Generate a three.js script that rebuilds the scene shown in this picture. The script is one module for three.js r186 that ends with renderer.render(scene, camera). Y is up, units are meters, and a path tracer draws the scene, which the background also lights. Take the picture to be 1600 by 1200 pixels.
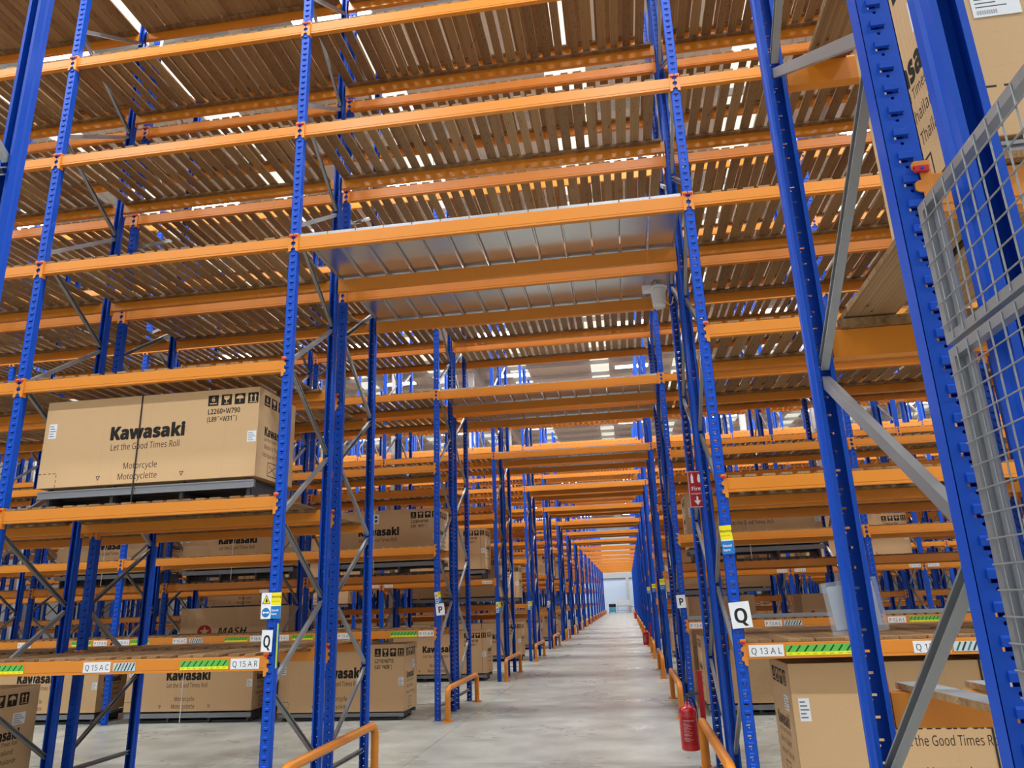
import * as THREE from 'three';
import { mergeGeometries } from 'three/addons/utils/BufferGeometryUtils.js';
import { RoundedBoxGeometry } from 'three/addons/geometries/RoundedBoxGeometry.js';
import { RectAreaLightUniformsLib } from 'three/addons/lights/RectAreaLightUniformsLib.js';

// ---------------------------------------------------------------- camera, sky, light, exposure
const scene = new THREE.Scene();
const W = 1600, H = 1200, F = 1144.93, EYE = new THREE.Vector3(0, 1.6975, 0);
const camera = new THREE.PerspectiveCamera(2 * Math.atan(H / 2 / F) * 180 / Math.PI, W / H, 0.05, 300);
const FW = new THREE.Vector3(-0.13395405, 0.286652, -0.94862371), RT = new THREE.Vector3(0.98817299, -0.03345727, -0.14964876), UPV = new THREE.Vector3(0.07463548, 0.95745038, 0.27878003);
camera.position.copy(EYE);
camera.quaternion.setFromRotationMatrix(new THREE.Matrix4().makeBasis(RT, UPV, FW.clone().negate()));
const renderer = new THREE.WebGLRenderer({ antialias: true });
renderer.toneMapping = THREE.LinearToneMapping;
renderer.toneMappingExposure = 1.0;
renderer.shadowMap.enabled = true;
renderer.shadowMap.type = THREE.PCFSoftShadowMap;
RectAreaLightUniformsLib.init();
scene.background = new THREE.Color(1.7, 1.8, 2.0);          // overcast sky above the rooflights
const LAMP = { nits: 185, y: 12.15, w: 1.5, d: 0.36, color: 0xf6f8fc, glow: 9 };

// ---------------------------------------------------------------- helpers
let seed = 7;
const rnd = () => { seed = (seed + 0x6d2b79f5) | 0; let t = Math.imul(seed ^ (seed >>> 15), 1 | seed); t = (t + Math.imul(t ^ (t >>> 7), 61 | t)) ^ t; return ((t ^ (t >>> 14)) >>> 0) / 4294967296; };
const rr = (a, b) => a + (b - a) * rnd();
const taken = new Map();
function numbered(n) { const k = taken.get(n) ?? 0; taken.set(n, k + 1); return k ? n + '_' + String(k).padStart(3, '0') : n; }
function tag(o, label, category, group, kind) { o.userData.label = label; if (category) o.userData.category = category; if (group) o.userData.group = group; if (kind) o.userData.kind = kind; return o; }
function thing(name, label, category, pos = [0, 0, 0], group) { const g = new THREE.Group(); g.name = numbered(name); g.position.set(...pos); scene.add(g); return tag(g, label, category, group); }
function mesh(name, geo, mat, parent, pos) { const m = new THREE.Mesh(geo, mat); m.name = parent === scene ? numbered(name) : name; m.castShadow = m.receiveShadow = true; if (pos) m.position.set(...pos); parent.add(m); return m; }
function struct(name, geo, mat, pos, label, parent = scene) { const m = mesh(name, geo, mat, parent, pos); m.userData.kind = 'structure'; if (label) m.userData.label = label; return m; }
const bx = (w, h, d, x = 0, y = 0, z = 0) => new THREE.BoxGeometry(w, h, d).translate(x, y, z);
const cy = (r, h, x = 0, y = 0, z = 0, n = 12, r2 = r) => new THREE.CylinderGeometry(r2, r, h, n).translate(x, y, z);
const flat = (g) => { const q = g.index ? g.toNonIndexed() : g; for (const k of Object.keys(q.attributes)) if (!['position', 'normal', 'uv'].includes(k)) q.deleteAttribute(k); return q; };
const merge = (list) => mergeGeometries(list.map(flat), false);
function seen(points, margin = 260) {                          // leave out repeats that lie wholly outside the frame
  let x0 = 1e9, x1 = -1e9, y0 = 1e9, y1 = -1e9, front = false;
  for (const q of points) {
    const v = new THREE.Vector3(...q).sub(EYE), d = v.dot(FW);
    if (d < 0.15) continue;
    front = true;
    const x = W / 2 + F * v.dot(RT) / d, y = H / 2 - F * v.dot(UPV) / d;
    x0 = Math.min(x0, x); x1 = Math.max(x1, x); y0 = Math.min(y0, y); y1 = Math.max(y1, y);
  }
  return front && x1 > -margin && x0 < W + margin && y1 > -margin && y0 < H + margin;
}
const ORD = ['zeroth', 'first', 'second', 'third', 'fourth', 'fifth', 'sixth', 'seventh', 'eighth', 'ninth', 'tenth', 'eleventh', 'twelfth', 'thirteenth', 'fourteenth', 'fifteenth', 'sixteenth', 'seventeenth'];

// ---------------------------------------------------------------- textures
function canvasTex(w, h, draw, repeat) {
  const c = document.createElement('canvas'); c.width = w; c.height = h;
  draw(c.getContext('2d'), w, h);
  const t = new THREE.CanvasTexture(c); t.colorSpace = THREE.SRGBColorSpace; t.magFilter = THREE.LinearFilter;
  if (repeat) { t.wrapS = t.wrapT = THREE.RepeatWrapping; }
  return t;
}
function noiseField(n, cells, s) {                             // tileable value noise
  const g = new Float32Array(cells * cells); let k = s;
  for (let i = 0; i < g.length; i++) { k = (Math.imul(k, 1664525) + 1013904223) | 0; g[i] = ((k >>> 8) & 0xffff) / 65535; }
  const out = new Float32Array(n * n);
  for (let y = 0; y < n; y++) for (let x = 0; x < n; x++) {
    const fx = x / n * cells, fy = y / n * cells, x0 = Math.floor(fx), y0 = Math.floor(fy), a = fx - x0, b = fy - y0, u = a * a * (3 - 2 * a), v = b * b * (3 - 2 * b);
    const at = (i, j) => g[((j + cells) % cells) * cells + (i + cells) % cells];
    out[y * n + x] = (at(x0, y0) * (1 - u) + at(x0 + 1, y0) * u) * (1 - v) + (at(x0, y0 + 1) * (1 - u) + at(x0 + 1, y0 + 1) * u) * v;
  }
  return out;
}
function dataTex(n, f, srgb = true) {
  const d = new Uint8Array(n * n * 4);
  for (let i = 0; i < n * n; i++) { const c = f(i); d[i * 4] = c[0]; d[i * 4 + 1] = c[1]; d[i * 4 + 2] = c[2]; d[i * 4 + 3] = 255; }
  const t = new THREE.DataTexture(d, n, n); t.wrapS = t.wrapT = THREE.RepeatWrapping; t.magFilter = THREE.LinearFilter; t.minFilter = THREE.LinearMipmapLinearFilter; t.generateMipmaps = true;
  if (srgb) t.colorSpace = THREE.SRGBColorSpace; t.needsUpdate = true; return t;
}
const concreteMap = (() => {
  const n = 1024, a = noiseField(n, 6, 3), b = noiseField(n, 22, 9), c = noiseField(n, 90, 17), e = noiseField(n, 340, 5);
  return dataTex(n, (i) => { const v = 0.78 + 0.12 * (a[i] - 0.5) + 0.13 * (b[i] - 0.5) + 0.035 * (c[i] - 0.5) + 0.03 * (e[i] - 0.5); const g = 255 * v; return [g * 0.985, g * 0.985, g * 0.935]; });
})();
const concreteRough = (() => { const n = 512, a = noiseField(n, 9, 41), b = noiseField(n, 60, 8); return dataTex(n, (i) => { const g = 255 * (0.20 + 0.18 * a[i] + 0.10 * b[i]); return [g, g, g]; }, false); })();
function woodTex(s, base) {
  return canvasTex(256, 1024, (g, w, h) => {
    const old = seed; seed = s;
    g.fillStyle = `rgb(${base})`; g.fillRect(0, 0, w, h);
    for (let i = 0; i < 150; i++) {
      const x = rnd() * w, dx = (rnd() - 0.5) * 26, k = rnd();
      g.strokeStyle = k > 0.5 ? `rgba(92,54,20,${0.05 + 0.16 * rnd()})` : `rgba(255,226,170,${0.04 + 0.1 * rnd()})`;
      g.lineWidth = 1 + rnd() * 4; g.beginPath(); g.moveTo(x, 0); g.bezierCurveTo(x + dx, h * 0.3, x - dx, h * 0.7, x + dx * 0.4, h); g.stroke();
    }
    for (let i = 0; i < 9; i++) {
      const x = rnd() * w, y = rnd() * h, q = 7 + rnd() * 9;
      g.fillStyle = 'rgba(70,38,14,0.75)'; g.beginPath(); g.ellipse(x, y, q * 0.7, q, 0, 0, 7); g.fill();
      g.strokeStyle = 'rgba(95,55,22,0.45)'; g.lineWidth = 3; g.beginPath(); g.ellipse(x, y, q * 1.3, q * 2.1, 0, 0, 7); g.stroke();
    }
    seed = old;
  });
}
const woodMaps = [woodTex(11, '150,115,76'), woodTex(23, '136,103,67'), woodTex(37, '158,125,84')];
const cardNoise = (() => { const n = 256, a = noiseField(n, 5, 77), b = noiseField(n, 64, 12); return dataTex(n, (i) => { const v = 0.95 + 0.06 * (a[i] - 0.5) + 0.035 * (b[i] - 0.5); return [212 * v, 175 * v, 130 * v]; }); })();

// ---------------------------------------------------------------- materials
const std = (o) => new THREE.MeshStandardMaterial(o);
const lin = (r, g, b) => new THREE.Color().setRGB(r, g, b);
const M = {
  blue: new THREE.MeshPhysicalMaterial({ name: 'blue paint', color: lin(0.004, 0.075, 0.52), roughness: 0.45, specularIntensity: 0.55 }),
  orange: std({ name: 'orange paint', color: lin(0.72, 0.245, 0.020), roughness: 0.36 }),
  galv: std({ name: 'galvanised steel', color: lin(0.33, 0.345, 0.36), roughness: 0.42, metalness: 0.55 }),
  deckSteel: std({ name: 'galvanised deck', color: lin(0.74, 0.76, 0.77), roughness: 0.24, metalness: 0.9 }),
  red: std({ name: 'red plastic', color: lin(0.55, 0.012, 0.02), roughness: 0.4 }),
  redGloss: new THREE.MeshPhysicalMaterial({ name: 'red enamel', color: lin(0.52, 0.008, 0.018), roughness: 0.25, clearcoat: 0.6, clearcoatRoughness: 0.1 }),
  black: std({ name: 'black', color: lin(0.012, 0.012, 0.013), roughness: 0.6 }),
  darkSteel: std({ name: 'dark steel', color: lin(0.10, 0.105, 0.11), roughness: 0.45, metalness: 0.6 }),
  crateSteel: std({ name: 'zinc crate steel', color: lin(0.30, 0.31, 0.34), roughness: 0.4, metalness: 0.6 }),
  wood: woodMaps.flatMap((m, i) => [[1, 1, 1], [0.82, 0.78, 0.74]].map((t, j) => std({ name: 'pine ' + i + j, map: m, color: lin(...t), roughness: 0.8 }))),
  woodFar: std({ name: 'pine far', color: lin(0.30, 0.185, 0.085), roughness: 0.85 }),
  woodGrey: std({ name: 'weathered pine', color: lin(0.30, 0.315, 0.32), roughness: 0.85 }),
  concrete: std({ name: 'concrete', map: concreteMap, roughnessMap: concreteRough, roughness: 1, color: lin(0.78, 0.79, 0.78) }),
  joint: std({ name: 'joint filler', color: lin(0.09, 0.09, 0.085), roughness: 0.9 }),
  card: std({ name: 'cardboard', map: cardNoise, roughness: 0.85 }),
  cardDull: std({ name: 'cardboard dull', map: cardNoise, color: lin(0.78, 0.70, 0.62), roughness: 0.85 }),
  white: std({ name: 'white', color: lin(0.80, 0.80, 0.79), roughness: 0.5 }),
  paper: std({ name: 'paper', color: lin(0.82, 0.83, 0.86), roughness: 0.7 }),
  sheet: std({ name: 'roof sheet', color: lin(0.62, 0.63, 0.62), roughness: 0.55 }),
  purlin: std({ name: 'purlin', color: lin(0.50, 0.51, 0.51), roughness: 0.5 }),
  wallBlue: std({ name: 'pale blue wall', color: lin(0.62, 0.74, 0.90), roughness: 0.7 }),
  wall: std({ name: 'wall', color: lin(0.66, 0.67, 0.67), roughness: 0.8 }),
  yellow: std({ name: 'yellow', color: lin(0.85, 0.78, 0.05), roughness: 0.5 }),
  hivis: std({ name: 'lime tape', color: lin(0.55, 0.85, 0.05), roughness: 0.5 }),
  rooflight: new THREE.MeshPhysicalMaterial({ name: 'rooflight sheet', color: lin(0.85, 0.82, 0.72), transmission: 1, thickness: 0, roughness: 0.05, ior: 1.4 }),
  sleeve: new THREE.MeshPhysicalMaterial({ name: 'clear plastic', color: lin(0.9, 0.92, 0.92), transmission: 0.85, thickness: 0, roughness: 0.15, ior: 1.45 }),
  tape: new THREE.MeshPhysicalMaterial({ name: 'clear tape', color: lin(0.9, 0.92, 0.92), transmission: 0.8, thickness: 0, roughness: 0.25, ior: 1.45 }),
  diffuser: std({ name: 'lamp diffuser', color: 0xffffff, emissive: new THREE.Color(LAMP.color), emissiveIntensity: LAMP.glow, roughness: 0.6 }),
  machineBlue: std({ name: 'machine blue', color: lin(0.10, 0.36, 0.55), roughness: 0.4 }),
};
for (const m of M.wood) m.bumpMap = m.map, m.bumpScale = 0.0006;

// ---------------------------------------------------------------- layout of the racking
const QL = -3.022, QR = 0.8307, BAY = 2.8154, DQ = 6.2117, DR = 5.7254, DEPTH = 1.10, GAP = 0.23, TOPY = 9.62, UW = 0.1, BH = 0.113;
const LV = [1.338, 2.69, 3.98, 5.273, 6.577, 7.874, 9.17];
const LVP = [1.338, 2.63, 3.98, 5.273, 6.577, 7.874, 9.17];
const LVO = [2.25, 3.78, 5.273, 6.577], LVP2 = [2.25, 3.78, 5.273, 6.577, 7.874, 9.17];
const LVO2 = [1.66, 3.0, 4.14, 5.273, 6.577], LVN = [1.66, 3.0, 4.14, 5.273, 6.577, 7.874];
const ROWS = 16;                                                // rows behind row Q
const rowZ = (k) => -(DQ + k * DR);
const rowName = (k) => (k < 0 ? 'nearest row' : k === 0 ? 'row Q' : k === 1 ? 'row P' : ORD[k + 1] + ' row back');
function levelsOf(k, rack) { const a = k * 2 + rack; return a <= 1 ? LV : a === 2 ? LVP : a === 3 ? LVP2 : a === 4 ? LVO : a === 5 ? LVO2 : a === 6 ? LVN : (a % 4 < 2 ? LV : LVP).slice(0, 6); }
const nLeft = (k) => (k < 0 ? 1 : [2, 4, 6, 7, 8, 9][Math.min(k, 5)]), nRight = (k) => (k < 0 ? 2 : [2, 3, 4, 5, 6, 7][Math.min(k, 5)]);
function baysOf(k) {                                            // [x centre left upright, x centre right upright, phrase, tunnel]
  const out = [];
  for (let j = 0; j < nLeft(k); j++) out.push([QL - BAY * (j + 1), QL - BAY * j, (j ? ORD[j + 1] : 'first') + ' bay left of tunnel', false, -1 - j]);
  out.push([QL, QR, 'over the tunnel', true, 0]);
  for (let j = 0; j < nRight(k); j++) out.push([QR + BAY * j, QR + BAY * (j + 1), (j ? ORD[j + 1] : 'first') + ' bay right of tunnel', false, 1 + j]);
  return out;
}

// ---------------------------------------------------------------- the building
const X0 = -31, X1 = 25, Z0 = 9, Z1 = -109, ROOF = 12.75;
{
  const floor = new THREE.Group(); floor.name = 'floor'; floor.userData = { kind: 'structure', label: 'light grey polished concrete floor' }; scene.add(floor);
  mesh('joint_bed', bx(X1 - X0, 0.1, Z0 - Z1, (X0 + X1) / 2, -0.065, (Z0 + Z1) / 2), M.joint, floor);
  const xs = [X0, -26.6, -20.6, -14.6, -8.6, -2.6, 3.4, 9.4, 15.4, 21.4, X1], zs = [Z0];
  for (let z = 2.6; z > Z1; z -= 5.7254) zs.push(z);
  zs.push(Z1);
  for (let i = 0; i + 1 < xs.length; i++) for (let j = 0; j + 1 < zs.length; j++) {
    const w = xs[i + 1] - xs[i] - 0.007, d = zs[j] - zs[j + 1] - 0.006, cx = (xs[i] + xs[i + 1]) / 2, cz = (zs[j] + zs[j + 1]) / 2;
    const g = bx(w, 0.06, d), p = g.attributes.position, u = g.attributes.uv;
    for (let q = 0; q < p.count; q++) u.setXY(q, (p.getX(q) + cx) / 6.3, (p.getZ(q) + cz) / 6.3);
    mesh('floor_slab', g, M.concrete, floor, [cx, -0.03, cz]);
  }
  struct('wall_left', bx(0.2, ROOF, Z0 - Z1, X0 - 0.1, ROOF / 2, (Z0 + Z1) / 2), M.wall, null, 'plain light grey side wall');
  struct('wall_right', bx(0.2, ROOF, Z0 - Z1, X1 + 0.1, ROOF / 2, (Z0 + Z1) / 2), M.wall, null, 'plain light grey side wall');
  struct('wall_back', bx(X1 - X0 + 0.4, ROOF, 0.2, (X0 + X1) / 2, ROOF / 2, Z1 - 0.1), M.wallBlue, null, 'pale blue far wall at the end of the tunnel');
  struct('wall_front', bx(X1 - X0 + 0.4, ROOF, 0.2, (X0 + X1) / 2, ROOF / 2, Z0 + 0.1), M.wall, null, 'wall behind the viewer');
  const ceil = new THREE.Group(); ceil.name = 'ceiling'; ceil.userData = { kind: 'structure', label: 'pale profiled steel roof with purlins' }; scene.add(ceil);
  const lights = []; for (let x = -28.5; x < X1; x += 4) lights.push(x);
  let a = X0 - 0.2, n = 0;
  const sheet = (u, v) => {                                     // profiled sheet: ribs every 0.25 m across the strip
    const parts = [bx(v - u, 0.05, Z0 - Z1 + 0.4, (u + v) / 2, ROOF + 0.06, (Z0 + Z1) / 2)];
    for (let x = u + 0.12; x < v - 0.05; x += 0.25) parts.push(bx(0.05, 0.035, Z0 - Z1, x, ROOF + 0.018, (Z0 + Z1) / 2));
    const m = mesh('roof_sheet', merge(parts), M.sheet, ceil); return m;
  };
  for (const x of lights) {
    sheet(a, x - 0.45); a = x + 0.45;
    for (let z = Z0; z > Z1 + 1; z -= 12) { const d = Math.min(12, z - Z1); struct('window_' + (++n), bx(0.9, 0.01, d - 0.05, x, ROOF + 0.05, z - d / 2), M.rooflight, null, 'translucent rooflight strip in the roof'); }
  }
  sheet(a, X1 + 0.2);
  for (let z = Z0 - 0.9; z > Z1; z -= 1.9) mesh('purlin', bx(X1 - X0, 0.18, 0.06, (X0 + X1) / 2, ROOF - 0.09, z), M.purlin, ceil);
  for (const x of [-18.4, -6.45, 5.5, 17.5]) mesh('rafter', merge([bx(0.24, 0.02, Z0 - Z1, x, ROOF - 0.19, 0.5 * (Z0 + Z1)), bx(0.02, 0.46, Z0 - Z1, x, ROOF - 0.42, 0.5 * (Z0 + Z1)), bx(0.24, 0.02, Z0 - Z1, x, ROOF - 0.66, 0.5 * (Z0 + Z1))]), M.purlin, ceil);
  let c = 0;
  for (const x of [-18.4, -6.45, 5.5]) for (const k of [2, 4, 6, 8, 10, 12]) {
    const g = merge([bx(0.24, ROOF - 0.66, 0.025, 0, 0, 0.12), bx(0.24, ROOF - 0.66, 0.025, 0, 0, -0.12), bx(0.025, ROOF - 0.66, 0.22)]);
    const m = mesh('steel_column', g, M.sheet, scene, [x, (ROOF - 0.66) / 2, rowZ(k) - 3.0 - 2.43 * 0]);
    tag(m, `light grey steel roof column in the aisle behind ${rowName(k)}, ${x < -10 ? 'far left' : x < 0 ? 'left' : 'right'}`, 'column', 'roof columns among the racking', 'thing');
  }
}

// ---------------------------------------------------------------- lamps over the aisles
{
  const housing = merge([bx(LAMP.w + 0.04, 0.05, LAMP.d + 0.04, 0, 0.045, 0), bx(LAMP.w * 0.8, 0.05, 0.12, 0, 0.09, 0)]);
  const strip = new RoundedBoxGeometry(LAMP.w, 0.04, 0.15, 2, 0.015), rod = cy(0.008, ROOF - LAMP.y - 0.1, 0, (ROOF - LAMP.y) / 2 + 0.05, 0, 6);
  for (let k = -2; k <= ROWS; k++) {
    const z = rowZ(k) - 4.08;
    for (let i = k > 7 ? -2 : -3; i <= (k > 7 ? 1 : 3); i++) {
      const x = 1.0 + 5.6 * i, nth = i - (k > 7 ? -2 : -3) + 1;
      if (x < X0 + 1 || x > X1 - 1) continue;
      const t = thing('led_light', `bright linear LED light over the aisle ${k < -1 ? 'behind the viewer' : 'behind ' + rowName(k)}, ${ORD[nth]} from left`, 'light', [x, LAMP.y, z], 'LED lights over the aisles');
      mesh('housing', housing, M.white, t);
      for (const s of [-1, 1]) { mesh('diffuser', strip, M.diffuser, t, [0, 0, s * 0.1]); mesh('suspension_rod', rod, M.galv, t, [s * 0.5, 0, 0]); }
      const l = new THREE.RectAreaLight(LAMP.color, LAMP.nits, LAMP.w, LAMP.d);
      l.position.set(0, -0.035, 0); l.rotation.x = -Math.PI / 2; l.name = 'lamp_light'; t.add(l);
    }
  }
}

// ---------------------------------------------------------------- uprights, braces, frames
const PITCH = 0.073, UD = 0.076;
function uprightGeo(detail) {                                   // slotted face at z = 0 looking to +z, open side towards -z; base at y = 0
  const parts = [], n = Math.floor(TOPY / PITCH), th = 0.0026;
  for (const s of [-1, 1]) {
    const pts = [[0.045, 0], [0.045, 0.030], [0.037, 0.039], [0.037, UD], [0.020, UD], [0.020, UD - th], [0.037 - th, UD - th], [0.037 - th, 0.038], [0.045 - th, 0.029], [0.045 - th, 0]].map(([x, z]) => new THREE.Vector2(s * x, z));
    if (s < 0) pts.reverse();
    const g = new THREE.ExtrudeGeometry(new THREE.Shape(pts), { depth: TOPY, bevelEnabled: false });
    g.rotateX(-Math.PI / 2); parts.push(g);                     // shape y becomes -z, depth becomes y
  }
  if (detail === 0) parts.push(bx(0.09, TOPY, th, 0, TOPY / 2, -th / 2));
  else {
    const sh = new THREE.Shape([[-0.045, 0], [0.045, 0], [0.045, PITCH], [-0.045, PITCH]].map((q) => new THREE.Vector2(...q)));
    sh.holes.push(new THREE.Path([[-0.018, 0.026], [0.018, 0.026], [0.018, 0.035], [-0.018, 0.035]].map((q) => new THREE.Vector2(...q))));
    if (detail > 1) { const c = new THREE.Path(); c.absellipse(0, 0.012, 0.0048, 0.0048, 0, Math.PI * 2, true); sh.holes.push(c); }
    const face = new THREE.ExtrudeGeometry(sh, { depth: th, bevelEnabled: false, curveSegments: 6 }).translate(0, 0, -th);
    const t = 0.0075, v = [[-0.017, 0.060, 0], [0.017, 0.060, 0], [-0.019, 0.054, t], [0.019, 0.054, t], [-0.019, 0.036, t], [0.019, 0.036, t], [-0.019, 0.036, 0], [0.019, 0.036, 0], [-0.019, 0.054, 0], [0.019, 0.054, 0]];
    const idx = [0, 2, 1, 1, 2, 3, 2, 4, 3, 3, 4, 5, 4, 6, 5, 5, 6, 7, 0, 8, 2, 2, 8, 6, 2, 6, 4, 1, 3, 9, 9, 3, 7, 3, 5, 7];
    const tongue = new THREE.BufferGeometry(); tongue.setAttribute('position', new THREE.Float32BufferAttribute(idx.flatMap((i) => v[i]), 3)); tongue.setAttribute('uv', new THREE.Float32BufferAttribute(new Array(idx.length * 2).fill(0), 2)); tongue.computeVertexNormals();
    for (let i = 0; i < n; i++) { parts.push(face.clone().translate(0, i * PITCH, 0)); parts.push(tongue.clone().translate(0, i * PITCH, 0)); }
    parts.push(bx(0.09, TOPY - n * PITCH, th, 0, (TOPY + n * PITCH) / 2, -th / 2));
  }
  return merge(parts);
}
const UP = [uprightGeo(0), uprightGeo(1), uprightGeo(2)];
function channel(len) {                                         // C channel along +y, open towards +x
  const a = 0.021, b = 0.015, t = 0.0025, l = 0.007;
  const pts = [[-b, -a], [b, -a], [b, -a + l], [b - t, -a + l], [b - t, -a + t], [-b + t, -a + t], [-b + t, a - t], [b - t, a - t], [b - t, a - l], [b, a - l], [b, a], [-b, a]].map((q) => new THREE.Vector2(...q));
  return new THREE.ExtrudeGeometry(new THREE.Shape(pts), { depth: len, bevelEnabled: false }).rotateX(-Math.PI / 2);
}
const OUT = [], INN = [];                                       // heights of the bracing joints on the aisle and on the inner upright
for (let i = 0; i < 7; i++) { INN.push(0.36 + 1.443 * i); OUT.push(1.075 + 1.443 * i); }
const SPAN = DEPTH - 0.13;
const braceGeo = channel(Math.hypot(SPAN, OUT[0] - INN[0] - 0.06)), tieGeo = channel(SPAN);
const braces = [];                                              // [geometry, y, z, angle from vertical] with the aisle side at z = 0
for (let i = 0; i < 6; i++) {
  const aUp = Math.atan2(SPAN, OUT[i] - INN[i] - 0.06), dn = Math.atan2(SPAN, -(INN[i + 1] - OUT[i] - 0.06));
  braces.push([braceGeo, INN[i] + 0.03, -DEPTH + 0.065, aUp, 1]);           // rises from the inner upright to the aisle side
  braces.push([braceGeo, OUT[i] + 0.03, -0.065, Math.atan2(SPAN, INN[i + 1] - OUT[i] - 0.06), -1]);
}
function putBrace(parent, b, mat) { const m = mesh('brace', b[0], mat, parent, [0, b[1], b[2]]); m.rotation.order = 'XYZ'; m.rotation.x = b[4] * b[3]; if (b[4] < 0) m.rotation.y = Math.PI; return m; }
const footGeo = bx(0.14, 0.008, 0.13, 0, 0.004, 0);
function frameThing(x, z, flip, detail, label, group) {        // flip: the inner side looks towards the viewer's side
  const t = thing('upright_frame', label, 'rack frame', [x, 0, z], group);
  const inner = flip ? 1 : -1;
  if (detail >= 1) {
    mesh('upright', UP[detail], M.blue, t);
    const r = mesh('upright', UP[detail], M.blue, t, [0, 0, -DEPTH]); r.rotation.y = Math.PI;
    const body = t;
    for (const b of braces) {
      const m = putBrace(body, b, M.galv);
      if (flip) { m.position.z = -DEPTH - m.position.z; m.rotation.x = -m.rotation.x; }
    }
    const tie = mesh('brace', tieGeo, M.galv, t, [0, 0.2, -0.065]); tie.rotation.x = -Math.PI / 2;
    mesh('foot_plate', footGeo, M.galv, t, [0, 0, -0.045]); mesh('foot_plate', footGeo, M.galv, t, [0, 0, -DEPTH + 0.045]);
  } else {
    mesh('uprights', farUp, M.blue, t); const m = mesh('bracing', farBrace, M.galv, t);
    if (flip) { m.rotation.y = Math.PI; m.position.z = -DEPTH; }
  }
  return t;
}
const farUp = merge([UP[0].clone(), UP[0].clone().rotateY(Math.PI).translate(0, 0, -DEPTH)]);
const farBrace = merge(braces.map((b) => b[0].clone().rotateX(b[4] * b[3]).translate(0, b[1], b[2])));
const farFrames = [[], []], FRAME_ROWS = 8;
for (let k = -1; k <= ROWS; k++) for (const rack of [0, 1]) {
  const z = rowZ(k) - rack * (DEPTH + GAP + (k < 0 ? 0.05 : 0)), det = k <= 0 ? 2 : k === 1 ? 1 : 0;
  const xs = [];
  for (let j = 0; j <= nLeft(k); j++) xs.push([QL - BAY * j, j, 'left']);
  for (let j = 0; j <= nRight(k); j++) xs.push([QR + BAY * j, j, 'right']);
  for (const [x, j, side] of xs) {
    if (!seen([[x, 0, z], [x, 3, z], [x, 6, z], [x, 9.6, z], [x, 0, z - DEPTH], [x, 3, z - DEPTH], [x, 9.6, z - DEPTH]])) continue;
    if (k > FRAME_ROWS) { farFrames[rack].push([x, z]); continue; }
    const where = j ? ORD[j + 1] + ' from the tunnel on the ' + side : side + ' edge of the tunnel';
    frameThing(x, z, rack === 1, det, `blue upright frame, ${rack ? 'back' : 'front'} rack of ${rowName(k)}, ${where}`, 'blue upright frames of ' + rowName(k));
  }
}
{
  const all = [...farFrames[0], ...farFrames[1]];
  const g = new THREE.Group(); g.name = 'distant_rack_frames'; scene.add(g); tag(g, 'blue upright frames of the most distant rack rows', 'rack frame', null, 'stuff');
  const im = new THREE.InstancedMesh(farUp, M.blue, all.length), ib = new THREE.InstancedMesh(farBrace, M.galv, all.length), m4 = new THREE.Matrix4();
  im.name = 'uprights'; ib.name = 'bracing'; im.userData.kind = ib.userData.kind = 'stuff';
  all.forEach(([x, z], i) => { m4.makeTranslation(x, 0, z); im.setMatrixAt(i, m4); ib.setMatrixAt(i, m4); });
  im.castShadow = ib.castShadow = im.receiveShadow = ib.receiveShadow = true; g.add(im, ib);
}

// ---------------------------------------------------------------- beams
function beamGeo(len, h) {                                      // front face at z = 0 looking to +z, top at y = 0, centred on x
  const d = 0.05, pts = [[0, 0], [-0.002, 0.002], [-d + 0.002, 0.002], [-d, 0], [-d, -h], [0, -h], [0, -h + 0.018], [-0.003, -h + 0.0195], [-0.003, -h + 0.0225], [0, -h + 0.024]].map(([z, y]) => new THREE.Vector2(z, y));
  const g = new THREE.ExtrudeGeometry(new THREE.Shape(pts.reverse()), { depth: len, bevelEnabled: false }); // shape x = z, shape y = y
  g.translate(0, 0, -len / 2).rotateY(-Math.PI / 2);            // depth runs along x; shape x turns to z
  return g;
}
function connectorGeo(s) {                                      // plate on the face of the upright, notched round the tongues; s = side of the beam end it closes
  const o = [[0.046, 0.035], [0.012, 0.035], [0.004, 0.027], [0.004, 0.012], [0.012, 0.004], [0.022, 0.004], [0.022, -0.022], [0.012, -0.024], [0.004, -0.030], [0.004, -0.050], [0.012, -0.056], [0.022, -0.058], [0.022, -0.088], [0.012, -0.092], [0.004, -0.10], [0.004, -0.118], [0.014, -0.126], [0.022, -0.126], [0.022, -0.15], [0.036, -0.16], [0.046, -0.16]];
  const pts = o.map(([x, y]) => new THREE.Vector2(s * x, y)); if (s > 0) pts.reverse();
  const plate = new THREE.ExtrudeGeometry(new THREE.Shape(pts), { depth: 0.004, bevelEnabled: false }).translate(0, 0, 0.0085);
  const web = bx(0.0036, 0.195, 0.057, s * 0.0475, -0.0625, -0.016);
  return merge([plate, web]);
}
const CON = { '-1': connectorGeo(-1), '1': connectorGeo(1) };
const pinGeo = merge([bx(0.034, 0.017, 0.010, 0, 0, 0.006), bx(0.038, 0.006, 0.006, 0, 0.008, 0.004)]), pinDot = cy(0.0045, 0.003, 0, 0, 0, 8).rotateX(Math.PI / 2).translate(0, 0, 0.0125);
const CLEAR = BAY - 0.099, CLEART = QR - QL - 0.099;
const BG = { bay: beamGeo(CLEAR, BH), tun: beamGeo(CLEART, BH + 0.012), tun4: beamGeo(CLEART, 0.142) };
const EDGE = ['front', 'rear of front rack', 'front of back rack', 'rear'];
const PINY = 0.0;
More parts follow.
